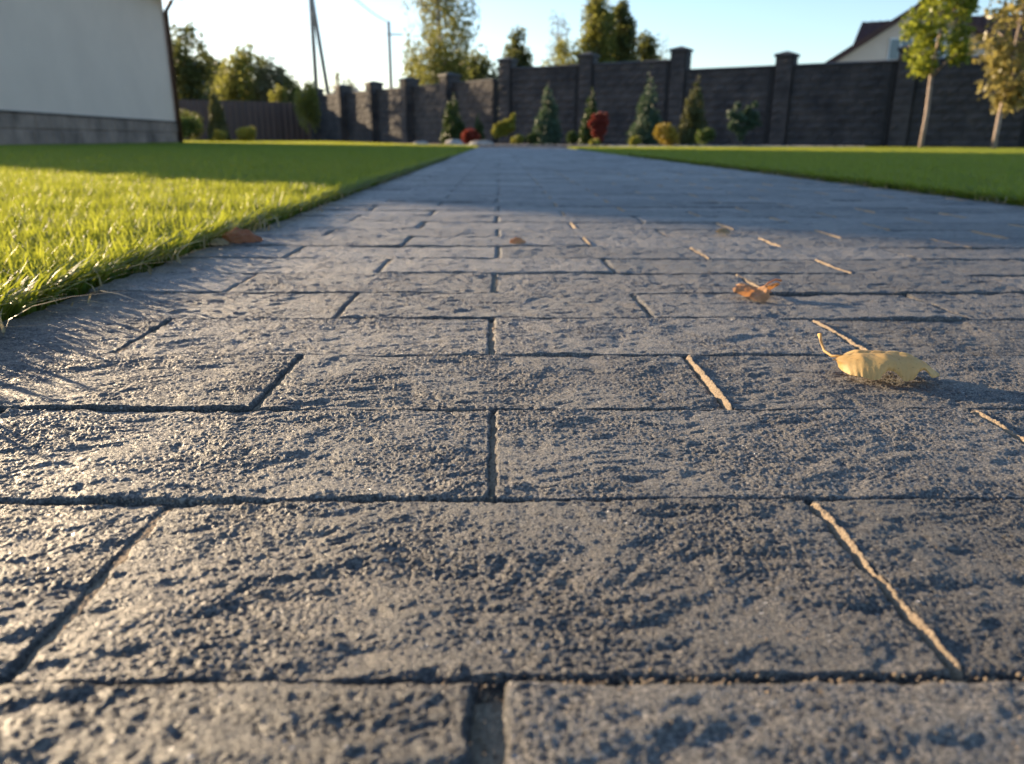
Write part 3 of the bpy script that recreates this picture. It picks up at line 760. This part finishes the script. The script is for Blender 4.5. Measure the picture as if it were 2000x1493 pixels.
# ------------------------------------------------------------------ foliage
def leaves(n, centers, radii, size, droop=0., elong=1.6, up=0., wts=None):
    centers = np.asarray(centers, float); radii = np.asarray(radii, float)
    if radii.ndim == 1: radii = np.repeat(radii[:, None], 3, 1)
    w = radii.prod(1) ** .8 if wts is None else np.asarray(wts); w = w / w.sum()
    k = rng.choice(len(centers), n, p=w)
    d = rng.normal(size=(n, 3)); d /= np.linalg.norm(d, axis=1)[:, None]
    rr = rng.random(n) ** .42
    c = centers[k] + d * rr[:, None] * radii[k]
    a = rng.normal(size=(n, 3)); a[:, 2] = a[:, 2] * .7 - droop * 2 + up * 2; a /= np.linalg.norm(a, axis=1)[:, None]
    b_ = np.cross(a, rng.normal(size=(n, 3))); b_ /= np.linalg.norm(b_, axis=1)[:, None] + 1e-9
    s = size * rng.uniform(.6, 1.35, n)[:, None]
    nn = np.cross(a, b_)
    v = np.stack([c - a * s * elong / 2, c + b_ * s / 2 + nn * s * .12, c + a * s * elong / 2, c - b_ * s / 2 + nn * s * .12], 1).reshape(-1, 3)
    i = np.arange(n)[:, None] * 4
    clump = rng.random(len(centers))[k] * .5
    t = np.repeat(np.clip(clump + rng.random(n) * .5, 0, 1), 4)
    return v, np.concatenate([i + [0, 1, 2], i + [0, 2, 3]]), t
def plant(name, loc, label, cat, mat, centers, radii, n, size, droop=0., elong=1.6, up=0., trunk=None, limbs=None, bark=None, group=None, wts=None, rz=0):
    t = empty(name, loc, rz, label=label, cat=cat, group=group)
    v, f, ti = leaves(n, centers, radii, size, droop, elong, up, wts)
    link('crown' if trunk and cat == 'tree' else 'foliage', np_mesh('foliage', v, f, mat, False, {'tint': ('FLOAT', ti)}), t)
    if trunk:
        m = MB(); m.tube(trunk[0], trunk[1], 9); m.build('trunk' if cat == 'tree' else 'stem', bark or M_BARK, t, True)
    for l in (limbs or []):
        m = MB(); m.tube(l[0], l[1], 6); m.build('branch', bark or M_BARK, t, True)
    return t
L_DKCON = leafy('conifer_dark', (.022, .045, .012), (.07, .10, .025), (.10, .15, .03), .2)
L_BLCON = leafy('conifer_blue', (.035, .07, .045), (.085, .13, .075), (.12, .18, .08), .25)
L_OLCON = leafy('conifer_olive', (.05, .065, .022), (.11, .12, .045), (.2, .2, .06), .25)
L_YEL = leafy('shrub_yellow', (.16, .18, .03), (.32, .30, .05), (.45, .42, .06), .35)
L_GOLD = leafy('shrub_gold', (.22, .16, .02), (.42, .30, .04), (.5, .36, .05), .3)
L_RED = leafy('shrub_red', (.17, .03, .022), (.32, .07, .045), (.36, .07, .04), .3)
L_GRN = leafy('shrub_green', (.04, .075, .018), (.09, .13, .03), (.18, .25, .05), .3)
L_TREE = leafy('tree_green', (.055, .08, .02), (.14, .15, .035), (.42, .42, .09), .45)
L_TREED = leafy('tree_dark', (.035, .05, .018), (.09, .10, .03), (.26, .28, .07), .4)
L_BIRCH = leafy('birch_leaf', (.07, .095, .02), (.17, .17, .04), (.36, .36, .09), .4)
L_YOUNG = leafy('young_tree_leaf', (.07, .12, .018), (.19, .22, .035), (.44, .48, .06), .45, .35)
L_AUT = leafy('autumn_tree_leaf', (.13, .13, .04), (.28, .22, .08), (.52, .44, .14), .4, .35)
L_GREY = leafy('grey_green', (.09, .10, .05), (.18, .17, .09), (.28, .26, .12), .3)

def cone(h, r, n, pw=1.0, base=.08, lumpy=.25):
    c, rad = [], []
    for k in range(n):
        q = (k + .5) / n; z = base + (h - base) * q; rr = r * (1 - q) ** pw
        m_ = max(1, int(7 * (1 - q) + 1))
        for j in range(m_):
            a = random.random() * 6.283; d = rr * .62
            c.append((d * math.cos(a), d * math.sin(a), z + random.uniform(-.03, .03) * h)); s = rr * random.uniform(.42, .62) + .025 * h * (1 - q * .6)
            rad.append((s, s, s * 1.3))
    return c, rad
def conifer(loc, h, w, mat, label, n=5200, size=.035, pw=.85, name='conifer', nl=12):
    c, r_ = cone(h, w / 2, nl, pw)
    plant(name, (*loc, -.02), label, 'conifer', mat, c, r_, n, size, 0, 2.6, .9, ([(0, 0, 0), (0, 0, h * .5), (0, 0, h * .93)], [.03, .02, .006]), group='conifers in the planting bed')
def ball(loc, h, w, mat, label, n=2600, size=.03, name='shrub', group='low shrubs in the planting bed', up=.3, lump=9):
    c, r_ = [], []
    for k in range(lump):
        a = random.random() * 6.283; d = w * .5 * .5 * math.sqrt(random.random())
        c.append((d * math.cos(a), d * math.sin(a), h * random.uniform(.35, .66))); s = min(w * .5, h) * random.uniform(.42, .60); r_.append((s, s, min(s, h * .38)))
    plant(name, (*loc, -.02), label, 'shrub', mat, c, r_, n, size, 0, 1.6, up, ([(0, 0, 0), (.01, 0, h * .4)], [.015, .008]), group=group)
conifer((-1.17, 20.6), 1.28, .62, L_DKCON, 'dark green cone-shaped conifer leaning at the left end of the planting bed', pw=.6)
conifer((-.51, 20), .76, .25, L_DKCON, 'very small slim dark conifer right of the low red shrub', 1800, .028, .5)
conifer((1.17, 19.5), 1.62, .70, L_BLCON, 'tall blue-green spire conifer right of the yellow-green shrub', pw=.95)
conifer((2.28, 20.3), 1.45, .52, L_DKCON, 'narrow green conifer directly behind the upright red shrub', pw=.7)
conifer((3.41, 18.6), 1.76, .80, L_BLCON, 'widest blue-green conifer with feathery shoots left of the golden ball', pw=.95)
conifer((4.48, 18.6), 1.70, .66, L_OLCON, 'olive bronze conifer directly right of the golden ball', pw=.8)
ball((-.69, 19), .42, .52, L_RED, 'low domed dark red shrub at the left end of the bed')
ball((.42, 18), .27, .34, L_YEL, 'low yellow-green cushion plant beside the tall yellow-green shrub', 1500)
ball((.70, 17.8), .34, .34, L_DKCON, 'small dark green clipped ball left of the tall spire conifer', 2200)
ball((1.55, 17), .40, .38, L_DKCON, 'dark green ball shrub between the spire conifer and the red shrub', 2400)
ball((1.95, 16.4), .20, .30, L_YEL, 'flat yellowish cushion in front of the upright red shrub', 1200)
ball((2.72, 16), .27, .26, L_YEL, 'tiny yellow-green ball left of the golden shrub', 1500)
ball((3.33, 16), .50, .58, L_GOLD, 'golden yellow round shrub, brightest plant in the bed', 4200)
ball((4.24, 16.6), .42, .48, L_GRN, 'low dark green spreading shrub right of the golden shrub', 2600)
# yellow-green upright shrub
c = [(-.16, 0, .30), (.0, 0, .34), (.14, 0, .42), (.18, .02, .58), (.05, 0, .50), (-.08, 0, .46), (.2, 0, .68), (-.2, .0, .42)]
plant('shrub', (.11, 18.5, -.02), 'loose yellow-green shrub with one higher shoot at the corner of the wall', 'shrub', L_YEL, c, [.13, .12, .13, .08, .1, .09, .05, .06], 2600, .035, 0, 1.5, .2, ([(0, 0, 0), (.02, 0, .3)], [.015, .01]), group='low shrubs in the planting bed')
c = [(0, 0, .18), (-.05, 0, .32), (.06, 0, .36), (-.14, 0, .48), (.12, 0, .52), (0, 0, .52), (-.10, 0, .64), (.14, 0, .64), (.03, 0, .66)]
plant('shrub', (2.15, 17.5, -.02), 'upright bright red barberry-like shrub widening towards the top', 'shrub', L_RED, c, [.11, .11, .12, .10, .10, .13, .07, .07, .08], 3400, .03, 0, 1.6, .4, ([(0, 0, 0), (0, 0, .3)], [.015, .01]), group='low shrubs in the planting bed')
c = [(0, 0, .35), (-.18, 0, .48), (.15, 0, .50), (-.25, 0, .68), (-.05, 0, .62), (.24, 0, .66), (.10, 0, .74), (-.14, .0, .84), (.22, 0, .88), (.33, 0, .52), (0, 0, .2)]
plant('shrub', (5.12, 17, -.02), 'airy grey-green young shrub standing alone against the dark wall', 'shrub', L_BLCON, c, [.12, .13, .13, .10, .13, .11, .10, .08, .07, .08, .06], 1500, .05, 0, 1.5, .2, ([(0, 0, 0), (.01, 0, .3), (.0, 0, .6)], [.012, .01, .005]),
      [([(0, 0, .2), (.12, 0, .45), (.22, 0, .8)], [.008, .006, .003]), ([(0, 0, .2), (-.12, 0, .5), (-.16, 0, .8)], [.008, .006, .003])], group='low shrubs in the planting bed')
# pale stones and pebbles along the bed
sv = []
def rock(loc, s, label, seed):
    r = random.Random(seed); m = MB(); n = 9
    for (zz, q) in ((-.05, .95), (.12, 1), (.3, .82), (.42, .45)):
        m.v += [(s * q * math.cos(6.283 * k / n) * r.uniform(.85, 1.15), s * .7 * q * math.sin(6.283 * k / n) * r.uniform(.85, 1.15), s * zz * r.uniform(.9, 1.1)) for k in range(n)]
    for j in range(3):
        for k in range(n): a = j * n + k; b2 = j * n + (k + 1) % n; m.f.append((a, b2, b2 + n, a + n))
    m.f.append(tuple(3 * n + k for k in range(n)))
    tag(m.build('rock', M_STONE, None, False, (*loc, 0), r.random() * 3), label=label, cat='rock', group='border rocks')
rock((-.95, 16.9), .30, 'flat pale rock at the left corner of the planting bed', 1)
rock((-.35, 16.2), .26, 'pale border rock just right of the flat corner rock', 2)
rock((-1.75, 17.9), .2, 'small grey rock at the foot of the left stone wall', 3)
rock((-9.3, 22.5), .32, 'white rock by the foot of the house downpipe', 4)
pv, pf, pn = [], [], 0
for k in range(2600):
    x = rng.uniform(-.8, 8.6); lo = np.interp(x, [-.8, 2.2, 5.6, 9.4], [15.3, 14.9, 16.9, 18.9]); y = lo + abs(rng.normal(0, 1.2)) + .05
    s = rng.uniform(.015, .05); pv.append(octv * s * rng.uniform(.7, 1.3, 3) * [1, 1, .6] + [x, y, .01]); pf.append(octf + pn); pn += 6
tag(link('pebbles', np_mesh('pebbles', np.concatenate(pv), np.concatenate(pf), M_STONE)), kind='stuff', label='small stones scattered over the dark mulch of the planting bed', cat='pebbles')
# paved bed kerb
m = MB(); m.box(PX0 - .1, 2.0, PY1 + .01, PY1 + .13, -.06, .03); tag(m.build('kerb', M_CAP), kind='structure')

# young trees on the right lawn
def young(loc, base, crown_c, crown_r, n, mat, label, trunk, limbs, size=.075):
    plant('young_tree', (*loc, -.02), label, 'tree', mat, crown_c, crown_r, n, size, .25, 1.9, 0, trunk, limbs, M_PALEBARK, group='staked young trees on the right lawn')
cc, cr = [], []
for k in range(46):
    a = random.random() * 6.283; z = random.uniform(1.55, 3.3); w_ = .60 * math.sin(math.pi * min(1, max(.20, (z - 1.1) / 2.6))) ** .35
    cc.append((w_ * random.uniform(.4, 1) * math.cos(a), w_ * .9 * random.uniform(.3, 1) * math.sin(a), z)); cr.append(random.uniform(.10, .30))
def limbset(zs, R=.55):
    out = []
    for z in zs:
        a = random.random() * 6.283; out.append(([(0, 0, z), (R * .5 * math.cos(a), R * .5 * math.sin(a), z + .25), (R * math.cos(a), R * math.sin(a), z + .42)], [.02, .013, .005]))
    return out
young((8.72, 16.5), 0, cc, cr, 2900, L_YOUNG, 'young tree with bright green round crown and pale slender trunk, left of the two', ([(0, 0, 0), (.02, 0, .7), (-.01, 0, 1.4), (.03, 0, 2.2), (.02, 0, 3.0)], [.045, .042, .038, .025, .008]), limbset([1.4, 1.6, 1.9, 2.1, 2.4]), .07)
cc, cr = [], []
for k in range(60):
    a = random.random() * 6.283; z = random.uniform(.85, 3.2); w_ = .72 * math.sin(math.pi * min(1, max(.10, (z - .65) / 2.9))) ** .8
    cc.append((w_ * random.uniform(.4, 1.05) * math.cos(a) + .15, w_ * .9 * random.uniform(.3, 1) * math.sin(a), z)); cr.append(random.uniform(.14, .34))
young((9.32, 15.0), 0, cc, cr, 2100, L_AUT, 'young tree turning brown and yellow at the right edge, crown hanging lower', ([(0, 0, 0), (.0, 0, .6), (.03, 0, 1.2), (.05, 0, 2.0), (.08, 0, 2.9)], [.045, .042, .038, .022, .008]), limbset([1.0, 1.2, 1.5, 1.8, 2.2, 2.4], .6), .08)

# trees beyond the wall
def tree(name, loc, h, w, z0, mat, label, n, size, nc=40, shape='round', droop=.1, bark=None, gap=.0, limb=5, elong=1.5, up=0., rs=1.):
    c, r_ = [], []
    for k in range(nc):
        a = random.random() * 6.283; q = random.random()
        z = z0 + (h - z0) * q
        if shape == 'round': w_ = math.sin(math.pi * (.08 + .88 * q)) ** .6
        elif shape == 'cone': w_ = (1 - q) ** .7 + .16
        elif shape == 'column': w_ = .75 * math.sin(math.pi * (.12 + .8 * q)) ** .4
        else: w_ = .5 + .5 * q
        d = w / 2 * w_ * math.sqrt(random.random()) * .85
        s = rs * w * random.uniform(.12, .21) * (1 if q < .8 else .7)
        c.append((d * math.cos(a), d * math.sin(a), z)); r_.append((s, s, s * (1.35 + droop * 3)))
    lim = []
    for k in range(limb):
        a = random.random() * 6.283; z = z0 + (h - z0) * random.uniform(.0, .6); R = w * .38
        lim.append(([(0, 0, z), (R * .5 * math.cos(a), R * .5 * math.sin(a), z + h * .07), (R * math.cos(a), R * math.sin(a), z + h * .15)], [.035 * h / 5, .02 * h / 5, .006]))
    plant(name, (*loc, -.07), label, 'tree', mat, c, r_, n, size, droop, elong, up, ([(0, 0, 0), (.03, 0, h * .4), (0, 0, h * .95)], [.022 * h, .014 * h, .003 * h]), lim, bark, group='trees beyond the garden walls')
tree('birch_tree', (-2.75, 38), 9.3, 3.9, 1.6, L_BIRCH, 'tall birch with drooping yellowing twigs, tallest tree left of centre', 13000, .08, 190, 'round', .55, M_BIRCH, limb=9, elong=2, rs=.55)
tree('birch_tree', (-4.3, 40), 4.3, 2.2, .5, L_BIRCH, 'small loose birch growth at the left foot of the tall birch', 3000, .09, 22, 'round', .4, M_BIRCH)
tree('broadleaf_tree', (-1.4, 42), 3.9, 4.2, .8, L_TREED, 'dense dark bush filling the space behind and right of the birch', 7000, .13, 34)
tree('conifer_tree', (.9, 42), 5.3, 2.6, .8, L_TREED, 'dark ragged tree with stubby upright tips above the corner pillar', 7000, .12, 46, 'cone', 0, up=.3)
tree('slender_tree', (3.2, 46), 6.7, 2.1, 1.5, L_GREY, 'thin see-through pale tree right of the dark ragged tree', 1500, .08, 34, 'round', .1, limb=8)
tree('broadleaf_tree', (3.4, 43), 4.9, 2.8, 1.0, L_TREE, 'olive bushy tree low behind the middle wall panels', 5200, .12, 30)
tree('conifer_tree', (4.75, 40), 7.3, 2.7, 1.0, L_TREE, 'yellow-green spiky tree, taller of the pair right of centre', 12000, .11, 95, 'cone', 0, up=.4)
tree('conifer_tree', (6.1, 41), 6.4, 2.6, 1.0, L_TREED, 'dark green companion tree leaning beside the yellow-green spiky tree', 9000, .12, 70, 'cone', 0, up=.3)
tree('broadleaf_tree', (7.3, 42.5), 4.9, 3.2, 1.0, L_TREED, 'low dark spreading tree at the right end of the tree group', 8000, .12, 50)
tree('bare_tree', (9.4, 48), 6.0, 1.5, 1.8, L_GREY, 'nearly bare twiggy tree right of the tree group', 380, .07, 22, 'round', limb=9)
tree('broadleaf_tree', (-14.2, 38), 4.7, 2.8, .5, L_TREED, 'dark leafy tree rising directly beside the cream house corner', 9000, .11, 60)
tree('conifer_tree', (-17.0, 50), 4.4, 2.8, .6, L_BLCON, 'blue-grey conifer left of the big yellow-green bush', 7000, .12, 60, 'cone')
tree('broadleaf_tree', (-14.0, 46), 4.6, 3.6, .5, L_TREE, 'sunlit yellow-green tree, tallest between house corner and forked pole', 10000, .12, 60)
tree('broadleaf_tree', (-12.2, 45), 3.9, 2.8, .4, L_GREY, 'olive tree touching the right side of the sunlit yellow-green tree', 6500, .12, 50)
tree('broadleaf_tree', (-10.8, 43), 3.0, 2.2, .3, L_TREED, 'low dark tree at the left of the forked pole', 5000, .1, 36)
tree('slender_tree', (-9.5, 50), 3.9, 1.9, 1.5, L_GREY, 'faint grey treetop above the wall right of the forked pole', 1000, .09, 20)
tree('weeping_tree', (-7.75, 33.2), 2.15, 1.3, .95, L_TREE, 'small weeping tree with thin trunk in front of the far left wall panel', 2600, .07, 24, 'round', .4, limb=4)
tree('broadleaf_tree', (-10.6, 39.6), 2.6, 1.3, .4, L_TREE, 'small olive tree standing right behind the dark gate', 1800, .09, 18)
conifer((-9.34, 27), 1.72, .56, L_OLCON, 'columnar thuja standing in front of the brown metal fence', 5200, .05, .45, 'thuja')
ball((-9.6, 25), .85, .95, L_GRN, 'tall grey-green shrub beside the house downpipe', 2600, .05, group='shrubs near the house corner')
ball((-8.95, 26), .42, .55, L_YEL, 'low yellow-green shrub at the foot of the thuja', 1800, .04, group='shrubs near the house corner')
ball((-8.15, 26.3), .55, .8, L_YEL, 'broader yellow-green shrub right of the thuja', 2400, .04, group='shrubs near the house corner')
ball((-10.5, 27.5), 1.1, 1.2, L_TREED, 'dark shrub behind the grey-green shrub at the house corner', 2600, .06, group='shrubs near the house corner')
